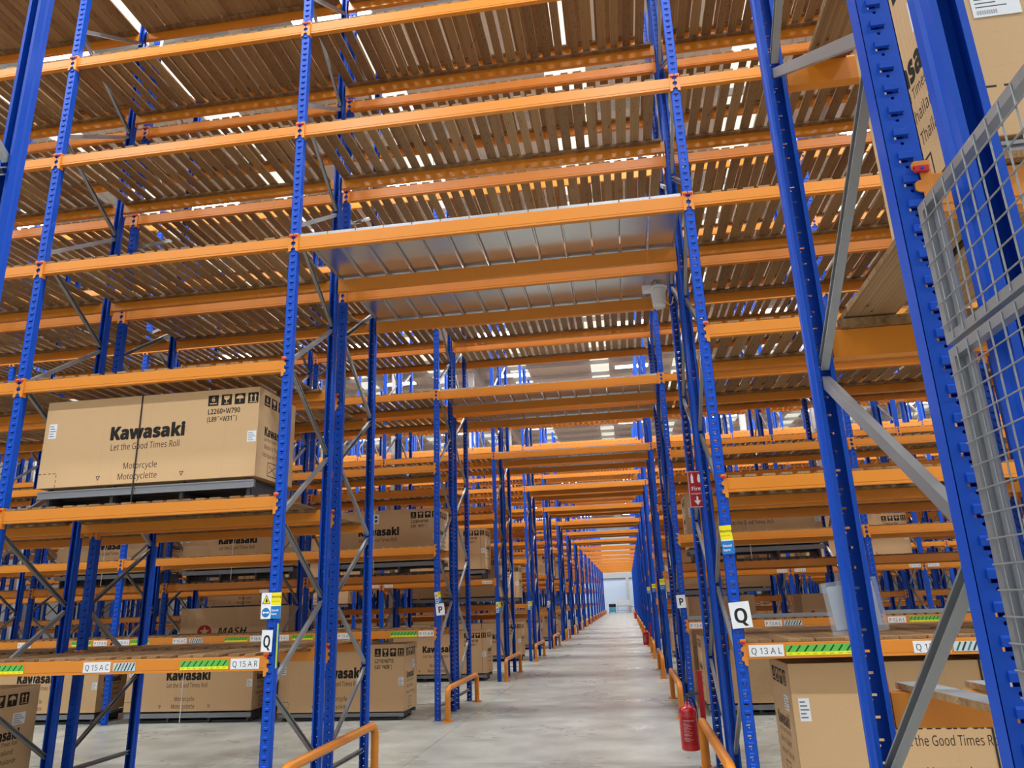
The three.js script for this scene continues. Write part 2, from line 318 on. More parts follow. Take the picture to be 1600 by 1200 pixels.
function beamThing(xa, xb, y, z, back, geo, det, label, group) {
  const t = thing('rack_beam', label, 'beam', [(xa + xb) / 2, y, z], group); t.userData.kind = 'thing';
  const half = (xb - xa) / 2;
  mesh('beam', geo, M.orange, t, [0, 0, back ? 0.001 : -0.001]).rotation.y = back ? Math.PI : 0;
  for (const s of [-1, 1]) {
    // at the left upright (s = -1) the plate lies on the right half of the face, and the other way round
    const side = back ? s : -s;
    const c = mesh('end_connector', CON[side], M.orange, t, [s * half, 0, back ? -0.0005 : 0.0005]); if (back) c.rotation.y = Math.PI;
    if (det > 1) { const p = mesh('locking_pin', pinGeo, M.red, t, [s * half - s * 0.0245, 0.006, back ? -0.0135 : 0.0135]); if (back) p.rotation.y = Math.PI; if (s < 0) mesh('pin_head', pinDot, M.blue, p); }
  }
  return t;
}
const CARRY = new Set();                                        // bays further back that carry cartons or labels: row, rack, level, bay
for (const j of [-1, -2, -3, 1, 2, 3]) CARRY.add([2, 0, 1, j].join());
for (const j of [-1, -3, 1]) CARRY.add([2, 1, 1, j].join());
for (let k = 3; k <= 6; k++) for (const j of [-1, -2, -3, 1, 2]) if ((k + Math.abs(j) - 1) % 3 !== 1) CARRY.add([k, 0, k === 3 ? 1 : 2, j].join());
const farBeams = [], farTun = [], deckJobs = [];
for (let k = 0; k <= ROWS; k++) for (const rack of [0, 1]) {
  const zf = rowZ(k) - rack * (DEPTH + GAP);
  for (const [xa, xb, phrase, tunnel, j] of baysOf(k)) levelsOf(k, rack).forEach((y, li) => {
    const L = li + 1;
    if (tunnel && (y < 5 || (k >= 8 && y > 5.5))) return;
    // the second level of row Q hangs one slot lower on the right
    if (k === 0 && j > 0 && L === 2) y -= 0.065;
    const c = [[xa, y, zf], [xb, y, zf], [(xa + xb) / 2, y, zf], [xa, y, zf - DEPTH], [xb, y, zf - DEPTH]];
    if (!seen(c, 200)) return;
    deckJobs.push({ k, rack, xa, xb, y, zf, phrase, tunnel, L, j });
    const four = tunnel && Math.abs(y - 5.273) < 0.01;
    for (const back of [0, 1]) {
      const z = back ? zf - DEPTH : zf, det = k === 0 ? 2 : 1;
      if (k === 0 || (k === 1 && rack === 0) || CARRY.has([k, rack, L, j].join()) || (four && k < 8)) beamThing(xa, xb, y, z, back === 1, four ? BG.tun4 : tunnel ? BG.tun : BG.bay, det,
        `orange beam, ${rowName(k)}, ${ORD[L]} level ${EDGE[rack * 2 + back]}, ${phrase}`, `orange beams of ${rowName(k)}`);
      else (tunnel ? farTun : farBeams).push([(xa + xb) / 2, y, z, back]);
    }
  });
}
{
  const g = new THREE.Group(); g.name = 'distant_rack_beams'; scene.add(g); tag(g, 'orange beams of the rack rows beyond row P', 'beam', null, 'stuff');
  const one = (geo, len) => merge([geo.clone(), CON['1'].clone().translate(-len / 2 - 0.0495, 0, 0), CON['-1'].clone().translate(len / 2 + 0.0495, 0, 0)]);
  for (const [list, geo] of [[farBeams, one(BG.bay, CLEAR)], [farTun, one(BG.tun4, CLEART)]]) {
    const im = new THREE.InstancedMesh(geo, M.orange, list.length), m4 = new THREE.Matrix4(), r = new THREE.Matrix4().makeRotationY(Math.PI);
    list.forEach(([x, y, z, back], i) => { m4.makeTranslation(x, y, z); if (back) m4.multiply(r); im.setMatrixAt(i, m4); });
    im.name = 'beams'; im.userData.kind = 'stuff'; im.castShadow = im.receiveShadow = true; g.add(im);
  }
}

// ---------------------------------------------------------------- decks
const SLATW = [0.088, 0.097, 0.107], SLATT = 0.020;
const slatGeo = SLATW.map((w) => bx(w, SLATT, DEPTH - 0.012, 0, SLATT / 2, 0));
const battenGeo = bx(CLEAR - 0.08, 0.024, 0.06, 0, -0.012, 0), battenTun = bx(CLEART - 0.08, 0.024, 0.06, 0, -0.012, 0);
function slatRun(len, close) {                                  // [x, width index]
  const out = []; let x = -len / 2 + 0.012;
  for (;;) {
    const w = Math.floor(rnd() * 3), gap = close ? rr(0.002, 0.008) : rr(0.034, 0.058) + (rnd() < 0.04 ? 0.05 : 0);
    if (x + SLATW[w] > len / 2 - 0.005) break;
    out.push([x + SLATW[w] / 2, w]); x += SLATW[w] + gap;
  }
  return out;
}
const rowDecks = [0, 1, 2].map(() => merge(slatRun(CLEAR, false).map(([x, w]) => slatGeo[w].clone().translate(x, 0, 0))));
const rowDecksT = [0, 1].map(() => merge(slatRun(CLEART, false).map(([x, w]) => slatGeo[w].clone().translate(x, 0, 0))));
const panelGeo = (() => {                                       // pressed deck panel: tray with turned-down returns
  const w = 0.279, d = DEPTH - 0.012, h = 0.027, parts = [bx(w, 0.0022, d, 0, h, 0)];   // stands on the beams on its turned-down sides
  for (const s of [-1, 1]) parts.push(bx(0.0022, h, d, s * (w / 2 - 0.0011), h / 2, 0), bx(0.011, 0.0022, d, s * (w / 2 - 0.0066), 0.0011, 0), bx(w - 0.006, h, 0.0022, 0, h / 2, s * (d / 2 - 0.0012)));
  return merge(parts);
})();
const farDeck = [[], [], []], farDeckT = [];
for (const { k, rack, xa, xb, y, zf, phrase, tunnel, L, j } of deckJobs) {
  const xc = (xa + xb) / 2, zc = zf - DEPTH / 2, what = `${ORD[L]} level of ${rowName(k)} ${rack ? 'back' : 'front'} rack, ${phrase}`;
  if (tunnel && Math.abs(y - 5.273) < 0.01) {
    if (k < 8) {
      const t = thing('steel_deck', `galvanised steel deck over the tunnel, ${rack ? 'back' : 'front'} rack of ${rowName(k)}`, 'shelf deck', [xc, y, zc], 'steel decks over the tunnel');
      for (let i = 0; i < 13; i++) mesh('deck_panel', panelGeo, M.deckSteel, t, [(i - 6) * 0.2875, 0.004, 0]);
    }
    continue;
  }
  if (k > 1 && !CARRY.has([k, rack, L, j].join())) { tunnel ? farDeckT.push([xc, y, zc]) : farDeck[Math.floor(rnd() * 3)].push([xc, y, zc]); continue; }
  const t = thing('timber_deck', `pine slat deck, ${what}`, 'shelf deck', [xc, y, zc], `slat decks of ${rowName(k)}`);
  if (k === 0) {
    for (const [x, w] of slatRun(tunnel ? CLEART : CLEAR, L === 7 && j < 0 || (L === 1 && rnd() < 0.4))) {
      const m = mesh('slat', slatGeo[w], M.wood[Math.floor(rnd() * M.wood.length)], t, [x, rr(0.004, 0.006), rr(-0.006, 0.006)]); m.rotation.y = rr(-0.006, 0.006);
    }
  } else { const m = mesh('slats', tunnel ? rowDecksT[Math.floor(rnd() * 2)] : rowDecks[Math.floor(rnd() * 3)], M.wood[Math.floor(rnd() * M.wood.length)], t, [0, 0.0045, 0]); m.userData.kind = 'stuff'; }
  for (const s of [-1, 1]) mesh('batten', tunnel ? battenTun : battenGeo, M.wood[3], t, [0, 0, s * (DEPTH / 2 - 0.09)]);
}
{
  const g = new THREE.Group(); g.name = 'distant_rack_decks'; scene.add(g); tag(g, 'pine slat decks of the rack rows beyond row P', 'shelf deck', null, 'stuff');
  const put = (list, geo, mat) => {
    if (!list.length) return;
    const im = new THREE.InstancedMesh(geo, mat, list.length), m4 = new THREE.Matrix4();
    list.forEach(([x, y, z], i) => { m4.makeTranslation(x, y + 0.002, z); im.setMatrixAt(i, m4); });
    im.name = 'slats'; im.userData.kind = 'stuff'; im.castShadow = im.receiveShadow = true; g.add(im);
  };
  farDeck.forEach((l, i) => put(l, rowDecks[i], M.woodFar)); put(farDeckT, rowDecksT[0], M.woodFar);
}

// ---------------------------------------------------------------- the nearest row: beams, loose boards
{
  const zA = -0.536 - 2 * DEPTH - GAP, zB = -0.536 - DEPTH - GAP, zC = -0.486 - DEPTH, xa = QR, xb = QR + BAY;
  [[1.355, 'first'], [2.70, 'second'], [3.98, 'third']].forEach(([y, n]) => {
    beamThing(xa, xb, y, zA, true, BG.bay, 2, `orange beam of the nearest row, ${n} level, far edge right of tunnel`, 'orange beams of the nearest row');
    beamThing(xa, xb, y + (n === 'second' ? 0.058 : 0), zB, false, BG.bay, 2, `orange beam of the nearest row, ${n} level, middle edge right of tunnel`, 'orange beams of the nearest row');
  });
  const board = (w, len, t, x, y, z, turn, mat, label, tilt = 0) => { const m = mesh('loose_board', bx(w, t, len, 0, t / 2, 0), mat, scene, [x, y, z]); m.rotation.set(tilt, turn, 0); return tag(m, label, 'board', 'loose boards across the nearest row'); };
  const zm = (zA + zB) / 2, greyBoard = [M.wood[4], M.wood[4], M.woodGrey, M.wood[4], M.wood[4], M.wood[4]];
  board(0.20, 1.14, 0.022, 1.035, 2.755, zm, 0, M.wood[0], 'wide pine board lying across second level of nearest row, beside the frame', -0.022);
  board(0.20, 1.14, 0.022, 1.285, 2.755, zm, 0, M.wood[4], 'second wide pine board across second level of nearest row', -0.022);
  board(0.20, 1.14, 0.022, 1.56, 2.755, zm, 0, M.wood[2], 'third wide pine board across second level of nearest row', -0.022);
  tag(mesh('edge_batten', bx(0.95, 0.034, 0.07, 0, 0.017, 0), M.wood[5], scene, [1.40, 2.703, zA + 0.045]), 'pine batten lying along the far second level beam, nearest row', 'board');
  board(0.17, 1.14, 0.022, 1.06, 3.985, zm, 0, M.wood[2], 'pine board lying across third level of nearest row');
  board(0.17, 1.14, 0.022, 1.62, 3.985, zm, 0, M.wood[0], 'second pine board across third level of nearest row');
  board(0.10, 1.16, 0.022, 1.03, 1.36, zm, 0.10, greyBoard, 'grey topped pine board on first level of nearest row, beside the frame');
  board(0.15, 1.16, 0.022, 1.26, 1.36, zm, 0.05, greyBoard, 'grey topped pine board skewed on first level of nearest row');
  board(0.14, 1.16, 0.022, 1.50, 1.36, zm, 0.02, greyBoard, 'third grey topped board on first level of nearest row');
}

// ---------------------------------------------------------------- printed cartons
const INK = '#1d1712', CARD = '#d4af82';
function cardBase(g, w, h, s) {
  g.fillStyle = CARD; g.fillRect(0, 0, w, h);
  const old = seed; seed = s;
  for (let i = 0; i < 1400; i++) { g.fillStyle = rnd() < 0.5 ? 'rgba(120,84,46,0.05)' : 'rgba(255,232,190,0.05)'; g.fillRect(rnd() * w, rnd() * h, 2 + rnd() * 30, 1 + rnd() * 2); }
  for (let i = 0; i < 5; i++) { const x = rnd() * w; g.strokeStyle = 'rgba(110,76,42,0.16)'; g.lineWidth = 1.5; g.beginPath(); g.moveTo(x, 0); g.lineTo(x + (rnd() - 0.5) * 14, h); g.stroke(); }
  seed = old;
}
function icons(g, x, y, s) {                                    // handling marks: stack limit, glass, umbrella, arrows
  for (let i = 0; i < 4; i++) {
    const X = x + i * s * 1.28; g.fillStyle = INK; g.fillRect(X, y, s, s); g.fillStyle = g.strokeStyle = CARD; g.lineWidth = s * 0.07;
    if (i === 0) { g.font = `bold ${s * 0.62}px sans-serif`; g.textAlign = 'center'; g.fillText('6', X + s / 2, y + s * 0.60); g.fillRect(X + s * 0.15, y + s * 0.74, s * 0.7, s * 0.1); }
    if (i === 1) { g.beginPath(); g.moveTo(X + s * 0.2, y + s * 0.12); g.lineTo(X + s * 0.8, y + s * 0.12); g.quadraticCurveTo(X + s * 0.8, y + s * 0.52, X + s * 0.5, y + s * 0.55); g.quadraticCurveTo(X + s * 0.2, y + s * 0.52, X + s * 0.2, y + s * 0.12); g.fill(); g.fillRect(X + s * 0.46, y + s * 0.5, s * 0.08, s * 0.3); g.fillRect(X + s * 0.28, y + s * 0.8, s * 0.44, s * 0.08); }
    if (i === 2) { g.beginPath(); g.arc(X + s / 2, y + s * 0.48, s * 0.36, Math.PI, 0); g.fill(); g.fillRect(X + s * 0.46, y + s * 0.45, s * 0.08, s * 0.4); }
    if (i === 3) for (const q of [0.3, 0.7]) { g.beginPath(); g.moveTo(X + s * q, y + s * 0.1); g.lineTo(X + s * (q + 0.16), y + s * 0.36); g.lineTo(X + s * (q - 0.16), y + s * 0.36); g.fill(); g.fillRect(X + s * (q - 0.06), y + s * 0.34, s * 0.12, s * 0.46); }
    if (i === 3) g.fillRect(X + s * 0.12, y + s * 0.84, s * 0.76, s * 0.07);
  }
  g.textAlign = 'left';
}
function fit(g, txt, x, y, w, size, font, align = 'left', heavy = 0) { g.font = font.replace('#', size); const m = g.measureText(txt).width; g.save(); g.translate(x, y); g.scale(w / m, 1); g.textAlign = align; g.fillText(txt, 0, 0); if (heavy) { g.lineWidth = heavy; g.lineJoin = 'round'; g.strokeStyle = INK; g.strokeText(txt, 0, 0); } g.restore(); g.textAlign = 'left'; }
function tri(g, x, y, s) { g.strokeStyle = INK; g.lineWidth = s * 0.16; g.beginPath(); g.moveTo(x - s / 2, y - s / 2); g.lineTo(x + s / 2, y - s / 2); g.lineTo(x, y + s / 2); g.closePath(); g.stroke(); }
function slip(g, x, y, w, h) { g.fillStyle = '#e9edf2'; g.fillRect(x, y, w, h); g.fillStyle = '#555'; for (let i = 0; i < 5; i++) g.fillRect(x + w * 0.1, y + h * (0.14 + i * 0.17), w * (0.5 + 0.3 * ((i * 7) % 3) / 2), h * 0.05); }
function frontPrint(dims, s, opt = {}) {
  return canvasTex(1600, 620, (g, w, h) => {
    cardBase(g, w, h, s); g.fillStyle = INK;
    fit(g, 'Kawasaki', w * 0.315, h * 0.492, w * 0.355, 124, 'bold #px sans-serif', 'left', 9);
    fit(g, 'Let the Good Times Roll', w * 0.325, h * 0.615, w * 0.325, 62, '#px sans-serif');
    fit(g, 'Motorcycle', w * 0.395, h * 0.835, w * 0.16, 58, '#px sans-serif'); fit(g, 'Motocyclette', w * 0.375, h * 0.955, w * 0.185, 58, '#px sans-serif');
    tri(g, w * 0.285, h * 0.925, 26); tri(g, w * 0.67, h * 0.925, 26);
    icons(g, w * 0.765, h * 0.06, 76); g.fillStyle = INK;
    fit(g, dims[0], w * 0.765, h * 0.28, w * 0.15, 52, 'bold #px sans-serif'); fit(g, dims[1], w * 0.765, h * 0.365, w * 0.138, 48, 'bold #px sans-serif');
    g.strokeStyle = INK; g.lineWidth = 4; g.setLineDash([22, 14]); g.beginPath(); g.moveTo(0, h * 0.84); g.lineTo(w * 0.085, h * 0.84); g.lineTo(w * 0.085, h); g.stroke(); g.setLineDash([]);
    if (opt.dots) { g.setLineDash([12, 12]); g.lineWidth = 7; g.beginPath(); g.moveTo(w * 0.955, h * 0.03); g.lineTo(w * 0.955, h); g.stroke(); g.setLineDash([]); }
    slip(g, w * 0.02, h * 0.26, w * 0.036, h * 0.17); slip(g, w * 0.955, h * 0.5, w * 0.04, h * 0.12);
    if (opt.lift) { g.fillStyle = '#e8ecf2'; g.fillRect(w * 0.44, h * 0.07, w * 0.055, h * 0.19); g.fillStyle = '#16161c'; for (const q of [-1, 1]) { g.beginPath(); g.moveTo(w * 0.4675, h * (0.165 + q * 0.075)); g.lineTo(w * 0.485, h * (0.165 + q * 0.02)); g.lineTo(w * 0.45, h * (0.165 + q * 0.02)); g.fill(); } }
  });
}
function endPrint(s) {
  return canvasTex(512, 620, (g, w, h) => {
    cardBase(g, w, h, s); icons(g, w * 0.12, h * 0.06, 76); g.fillStyle = INK;
    slip(g, w * 0.62, h * 0.26, w * 0.2, h * 0.12); g.fillStyle = INK;
    fit(g, 'Kawasaki', w * 0.16, h * 0.52, w * 0.6, 84, 'bold #px sans-serif', 'left', 5); fit(g, 'Let the Good Times Roll', w * 0.17, h * 0.58, w * 0.58, 34, '#px sans-serif');
    fit(g, 'Made in Thailand', w * 0.18, h * 0.67, w * 0.52, 42, '#px sans-serif'); fit(g, 'Fabrique en Thailande', w * 0.14, h * 0.76, w * 0.62, 42, '#px sans-serif');
    g.strokeStyle = INK; g.lineWidth = 5; g.strokeRect(w * 0.3, h * 0.81, w * 0.24, h * 0.15); g.beginPath(); g.moveTo(w * 0.33, h * 0.84); g.lineTo(w * 0.51, h * 0.93); g.moveTo(w * 0.51, h * 0.84); g.lineTo(w * 0.33, h * 0.93); g.stroke();
  });
}
function starPrint(star) {
  return canvasTex(1024, 512, (g, w, h) => {
    cardBase(g, w, h, 61);
    const cx = w * 0.23, c = h * 0.46, r = h * 0.13;
    g.fillStyle = '#a5231f'; g.beginPath(); g.arc(cx, c, r, 0, 7); g.fill();
    g.fillStyle = CARD; g.beginPath(); for (let i = 0; i < 10; i++) { const a = -Math.PI / 2 + i * Math.PI / 5, q = r * (i % 2 ? 0.32 : 0.8); g.lineTo(cx + q * Math.cos(a), c + q * Math.sin(a)); } g.closePath(); g.fill();
    g.fillStyle = '#2a1a14'; g.save(); g.transform(1, 0, -0.2, 1, 0, 0); fit(g, 'MASH', w * 0.40, c + 34, w * 0.27, 96, 'bold #px sans-serif'); g.restore();
  });
}
const slipTex = canvasTex(320, 240, (g, w, h) => { g.fillStyle = '#eceff3'; g.fillRect(0, 0, w, h); g.fillStyle = '#333'; for (let i = 0; i < 5; i++) g.fillRect(24, 24 + i * 32, 90 + ((i * 67) % 150), 9); for (let i = 0; i < 28; i++) g.fillRect(24 + i * 5, 186, (i * 7) % 3 + 1, 34); });
const D2260 = ['L2260×W790', '(L89˝×W31˝)'], D2110 = ['L2110×W715', '(L83˝×W28˝)'];
const printed = (t) => std({ name: 'printed cardboard', map: t, roughness: 0.85 });
const FRONT = [printed(frontPrint(D2260, 5)), printed(frontPrint(D2110, 15)), printed(frontPrint(D2260, 25, { lift: true })), printed(frontPrint(D2260, 35, { dots: true }))];
const END = [printed(endPrint(8)), printed(endPrint(18))];
const MASH = printed(starPrint(false));

function cartonGeo(w, h, d, sag) {                              // box with slightly bowed walls and softened edges; base at y = 0, front at z = 0
  const g = new THREE.BoxGeometry(w, h, d, 8, 4, 4), p = g.attributes.position;
  for (let i = 0; i < p.count; i++) {
    const x = p.getX(i) / w * 2, y = p.getY(i) / h * 2, z = p.getZ(i) / d * 2;
    const bow = (1 - x * x) * (1 - y * y);
    if (Math.abs(z) > 0.99 && bow > 0) p.setZ(i, p.getZ(i) - Math.sign(z) * sag * bow * 0.9);
    if (y > 0.99) p.setY(i, p.getY(i) - sag * (1 - x * x) * (1 - z * z) * 1.4);
  }
  g.translate(0, h / 2, -d / 2); g.computeVertexNormals(); return g;
}
const palletCache = new Map();
function palletGeo(w, d, h) {
  const key = [w, d, h].join();
  if (!palletCache.has(key)) {
    const rh = Math.min(0.075, h * 0.4), y = h - rh / 2 - Math.min(0.03, h * 0.15);
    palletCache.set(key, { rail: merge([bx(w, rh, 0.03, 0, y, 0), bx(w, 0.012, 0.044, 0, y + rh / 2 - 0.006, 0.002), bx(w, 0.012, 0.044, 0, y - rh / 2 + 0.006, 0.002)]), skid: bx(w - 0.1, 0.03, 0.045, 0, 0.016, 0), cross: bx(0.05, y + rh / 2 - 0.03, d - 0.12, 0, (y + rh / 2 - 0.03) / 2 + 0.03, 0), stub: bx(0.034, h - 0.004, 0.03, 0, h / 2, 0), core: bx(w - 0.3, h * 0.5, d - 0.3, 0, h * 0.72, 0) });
  }
  return palletCache.get(key);
}
// a motorcycle carton on its steel pallet: x0 left end, z front, y base
function crate(label, group, { x0, len = 2.26, z, y, deep = 0.79, carton = 0.88, skid = 0.19, print = 0, end = 0, strap = 0.455, ends = [1], dark = true, sticker = null }) {
  const t = thing('motorcycle_crate', label, 'crate', [x0 + len / 2, y, z], group);
  const P = palletGeo(len - 0.02, deep - 0.04, skid);
  const body = mesh('carton', cartonGeo(len, carton, deep, 0.006), M.card, t, [0, skid, 0]);
  const pg = new THREE.PlaneGeometry(len - 0.004, carton - 0.004, 8, 4), pp = pg.attributes.position;
  for (let i = 0; i < pp.count; i++) { const u = pp.getX(i) / len * 2, v = pp.getY(i) / carton * 2; pp.setZ(i, -0.006 * 0.9 * Math.max(0, (1 - u * u) * (1 - v * v))); }
  if (print !== null) mesh('printed_front', pg, FRONT[print], body, [0, carton / 2, 0.0015]);
  for (const s of ends) { const e = mesh('printed_end', new THREE.PlaneGeometry(deep - 0.006, carton - 0.006), END[end], body, [s * (len / 2 + 0.0012), carton / 2, -deep / 2]); e.rotation.y = s * Math.PI / 2; }
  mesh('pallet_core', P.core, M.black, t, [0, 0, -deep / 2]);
  if (sticker) mesh('shipping_label', bx(0.13, 0.10, 0.001), std({ map: slipTex, roughness: 0.5 }), body, [sticker[0] - len / 2, sticker[1], 0.003]);
  for (const s of [0.16, 0.5, 0.84]) mesh('pallet_skid', P.skid, M.darkSteel, t, [0, 0, -deep * s]);
  for (const s of [0.035, 0.965]) mesh('pallet_rail', P.rail, M.crateSteel, t, [0, 0, -deep * s]);
  for (const q of [-0.46, -0.16, 0.16, 0.46]) { mesh('pallet_crossbar', P.cross, M.darkSteel, t, [q * len, 0, -deep / 2]); for (const s of [0.10, 0.90]) mesh('pallet_stub', P.stub, M.darkSteel, t, [q * len, 0, -deep * s]); }
  if (strap) {
    const sx = (strap - 0.5) * len;
    mesh('strap', merge([bx(0.014, carton + skid, 0.003, sx, (carton + skid) / 2 + 0.01, 0.004), bx(0.014, 0.003, deep + 0.01, sx, carton + skid + 0.004, -deep / 2), bx(0.014, carton + skid, 0.003, sx, (carton + skid) / 2 + 0.01, -deep - 0.004)]), dark ? M.black : M.paper, t);
  }
  return t;
}
const SL = 0.028;                                               // top of the slats over the beam level
crate('large motorcycle carton on steel pallet, second level of row Q left of tunnel', 'motorcycle cartons in row Q', { x0: -5.6105, z: rowZ(0) - 0.15, y: 2.69 + SL, carton: 0.868, skid: 0.20 });
crate('motorcycle carton on the floor in row Q, at the left edge of the picture', 'motorcycle cartons in row Q', { x0: -8.24, z: rowZ(0) - 0.22, y: 0, carton: 0.9, skid: 0.17 });
crate('motorcycle carton on the floor under the Q 13 A L beam', 'motorcycle cartons in row Q', { x0: 1.20, z: rowZ(0) - 0.19, y: 0, carton: 0.965, skid: 0.205, ends: [-1], strap: 0.62 });
crate('motorcycle carton on second level of nearest row, behind the near uprights', 'motorcycle cartons in the nearest row', { x0: 1.10, z: -0.536 - DEPTH - GAP - 0.06, y: 2.794, carton: 1.0, skid: 0.09, ends: [-1], strap: 0.6, sticker: [0.085, 0.445] });
const g1 = 'motorcycle cartons in row P', zP = rowZ(1), zP2 = zP - DEPTH - GAP, zO = rowZ(2), zO2 = zO - DEPTH - GAP;
crate('motorcycle carton on the floor of row P beside the tunnel, left', g1, { x0: -5.71, len: 2.11, deep: 0.715, z: zP - 0.16, y: 0, carton: 1.0, skid: 0.13, print: 1 });
crate('motorcycle carton on the floor of row P, second bay left of tunnel', g1, { x0: -8.42, z: zP - 0.16, y: 0, carton: 0.95, skid: 0.18, dark: false });
crate('motorcycle carton on the floor of row P, third bay left of tunnel', g1, { x0: -11.2, z: zP - 0.16, y: 0, carton: 0.95, skid: 0.18, dark: false });
crate('plain unprinted motorcycle carton on the floor of row P, right of tunnel', g1, { x0: 1.06, z: zP - 0.16, y: 0, carton: 0.95, skid: 0.17, ends: [-1], strap: 0, print: null });
crate('motorcycle carton with lift sticker in row P back rack, first bay left of tunnel', g1, { x0: -5.61, z: zP2 - 0.1, y: 2.25 + SL, carton: 0.93, skid: 0.24, print: 2, dark: false });
crate('motorcycle carton in row P back rack, second bay left of tunnel, raised', g1, { x0: -8.41, z: zP2 - 0.1, y: 2.25 + SL, carton: 0.9, skid: 0.24, dark: false });
crate('motorcycle carton in row P back rack, third bay left of tunnel, raised', g1, { x0: -11.1, z: zP2 - 0.1, y: 2.25 + SL, carton: 0.9, skid: 0.24, dark: false });
crate('motorcycle carton in row P back rack, first bay right of tunnel, raised', g1, { x0: 1.13, z: zP2 - 0.1, y: 2.25 + SL, carton: 0.93, skid: 0.24, ends: [-1], dark: false });
// cartons with the star mark, two high on the floor of the back rack of row P
{
  const mash = (x0, w, y, h, label, print) => {
    const t = thing('star_carton', label, 'carton', [x0 + w / 2, y, zP2 - 0.14], 'star marked cartons in row P');
    const b = mesh('carton', cartonGeo(w, h, 0.8, 0.008), M.cardDull, t);
    if (print) { const m = mesh('printed_front', new THREE.PlaneGeometry(w - 0.006, h - 0.006), MASH, b, [0, h / 2, 0.0015]); }
    return t;
  };
  for (const [x0, w, h, n] of [[-8.35, 2.15, 0.92, 'left of the tunnel'], [1.03, 1.1, 0.82, 'right of tunnel, nearer the frame'], [2.88, 0.70, 0.8, 'right of tunnel, by the second frame']]) {
    mash(x0, w, 0, 0.88, `lower star marked carton on the floor, ${n}`, true); mash(x0, w, 0.885, h, `upper star marked carton of a stack, ${n}`, true);
  }
}
const g2 = 'motorcycle cartons in the third row', g3 = 'motorcycle cartons further back';
crate('motorcycle carton on the floor of third row, beside tunnel left', g2, { x0: -5.6, z: zO - 0.2, y: 0, carton: 0.95, skid: 0.17, print: 3 });
crate('motorcycle carton standing on labelled beam of third row, left of tunnel', g2, { x0: -5.58, z: zO - 0.18, y: 2.25 + SL, carton: 0.97, skid: 0.24, print: 3 });
crate('motorcycle carton in third row back rack, left of tunnel, raised', g2, { x0: -5.5, z: zO2 - 0.15, y: 1.66 + SL, carton: 0.95, skid: 0.2, dark: false });
crate('motorcycle carton on labelled beam of third row, second bay left', g2, { x0: -8.4, z: zO - 0.18, y: 2.25 + SL, carton: 0.95, skid: 0.2 });
crate('motorcycle carton on floor of third row, second bay left', g2, { x0: -8.4, z: zO - 0.2, y: 0, carton: 0.95, skid: 0.17 });
crate('motorcycle carton on floor of third row, third bay left', g2, { x0: -11.2, z: zO - 0.2, y: 0, carton: 0.95, skid: 0.17 });
crate('motorcycle carton in third row back rack, third bay left, raised', g2, { x0: -11.2, z: zO2 - 0.15, y: 1.66 + SL, carton: 0.95, skid: 0.2 });
crate('pale motorcycle carton on labelled beam of third row, second bay right', g2, { x0: 4.08, z: zO - 0.18, y: 2.25 + SL, carton: 0.95, skid: 0.14, ends: [-1], strap: 0 });
crate('motorcycle carton in third row back rack, first bay right, raised', g2, { x0: 1.2, z: zO2 - 0.15, y: 1.66 + SL, carton: 0.95, skid: 0.2, ends: [-1] });
crate('motorcycle carton on floor of third row, first bay right', g2, { x0: 1.2, z: zO - 0.2, y: 0, carton: 0.95, skid: 0.17, ends: [-1] });
for (let k = 3; k <= 6; k++) for (const [j, side] of [[0, 'left'], [1, 'left'], [2, 'left'], [0, 'right'], [1, 'right']]) for (const lv of [0, 1]) {
  if (lv && (k + j) % 3 === 1) continue;
  const rack = 0, y = lv ? levelsOf(k, rack)[k === 3 ? 0 : 1] + SL : 0, left = side === 'left';
  crate(`motorcycle carton ${lv ? 'on a shelf' : 'on the floor'} of ${rowName(k)}, ${ORD[j + 1]} bay ${side} of tunnel`, g3,
    { x0: left ? -5.58 - j * BAY + rr(-0.06, 0.06) : 1.2 + j * BAY + rr(-0.05, 0.05), z: rowZ(k) - 0.18, y, carton: lv ? 0.96 : 0.95, skid: 0.18, ends: [left ? 1 : -1], print: [0, 3, 1][(k + j) % 3] === 1 ? 0 : (k + j) % 2 ? 3 : 0 });
}

// ---------------------------------------------------------------- labels on the beams
function textTex(txt, w = 512, h = 160, bg = '#e9ebee', fg = '#15171b', font = 'sans-serif') { return canvasTex(w, h, (g) => { g.fillStyle = bg; g.fillRect(0, 0, w, h); g.fillStyle = fg; fit(g, txt, w * 0.06, h * 0.79, w * 0.88, h * 0.74, '#px ' + font); }); }
const stripTex = canvasTex(512, 112, (g, w, h) => {
  g.fillStyle = '#5bbf4a'; g.fillRect(0, 0, w, h); g.fillStyle = '#f2ee1a'; g.fillRect(0, h * 0.68, w, h * 0.32);
  g.strokeStyle = '#17301a'; g.lineWidth = 12; for (let i = 0; i < 8; i++) { g.beginPath(); g.moveTo(14 + i * 63, h * 0.64); g.lineTo(50 + i * 63, h * 0.06); g.stroke(); }
  g.fillStyle = '#17301a'; for (let i = 0; i < 8; i++) g.fillRect(12 + i * 63, h * 0.84, 30, 4);
});
const foilTex = canvasTex(320, 112, (g, w, h) => {
  g.fillStyle = '#c3d0d4'; g.fillRect(0, 0, w, h); g.lineWidth = 17; ['#2f6a4a', '#24352f', '#3d7a8a', '#20303a', '#2f5a70', '#1d2730'].forEach((c, i) => { g.strokeStyle = c; g.beginPath(); g.moveTo(24 + i * 48, h * 0.94); g.lineTo(66 + i * 48, h * 0.06); g.stroke(); });
});
const stripMat = std({ map: stripTex, roughness: 0.4 }), foilMat = std({ map: foilTex, roughness: 0.25 }), labelMats = new Map();
const labelMat = (txt) => { if (!labelMats.has(txt)) labelMats.set(txt, std({ map: textTex(txt), roughness: 0.5 })); return labelMats.get(txt); };
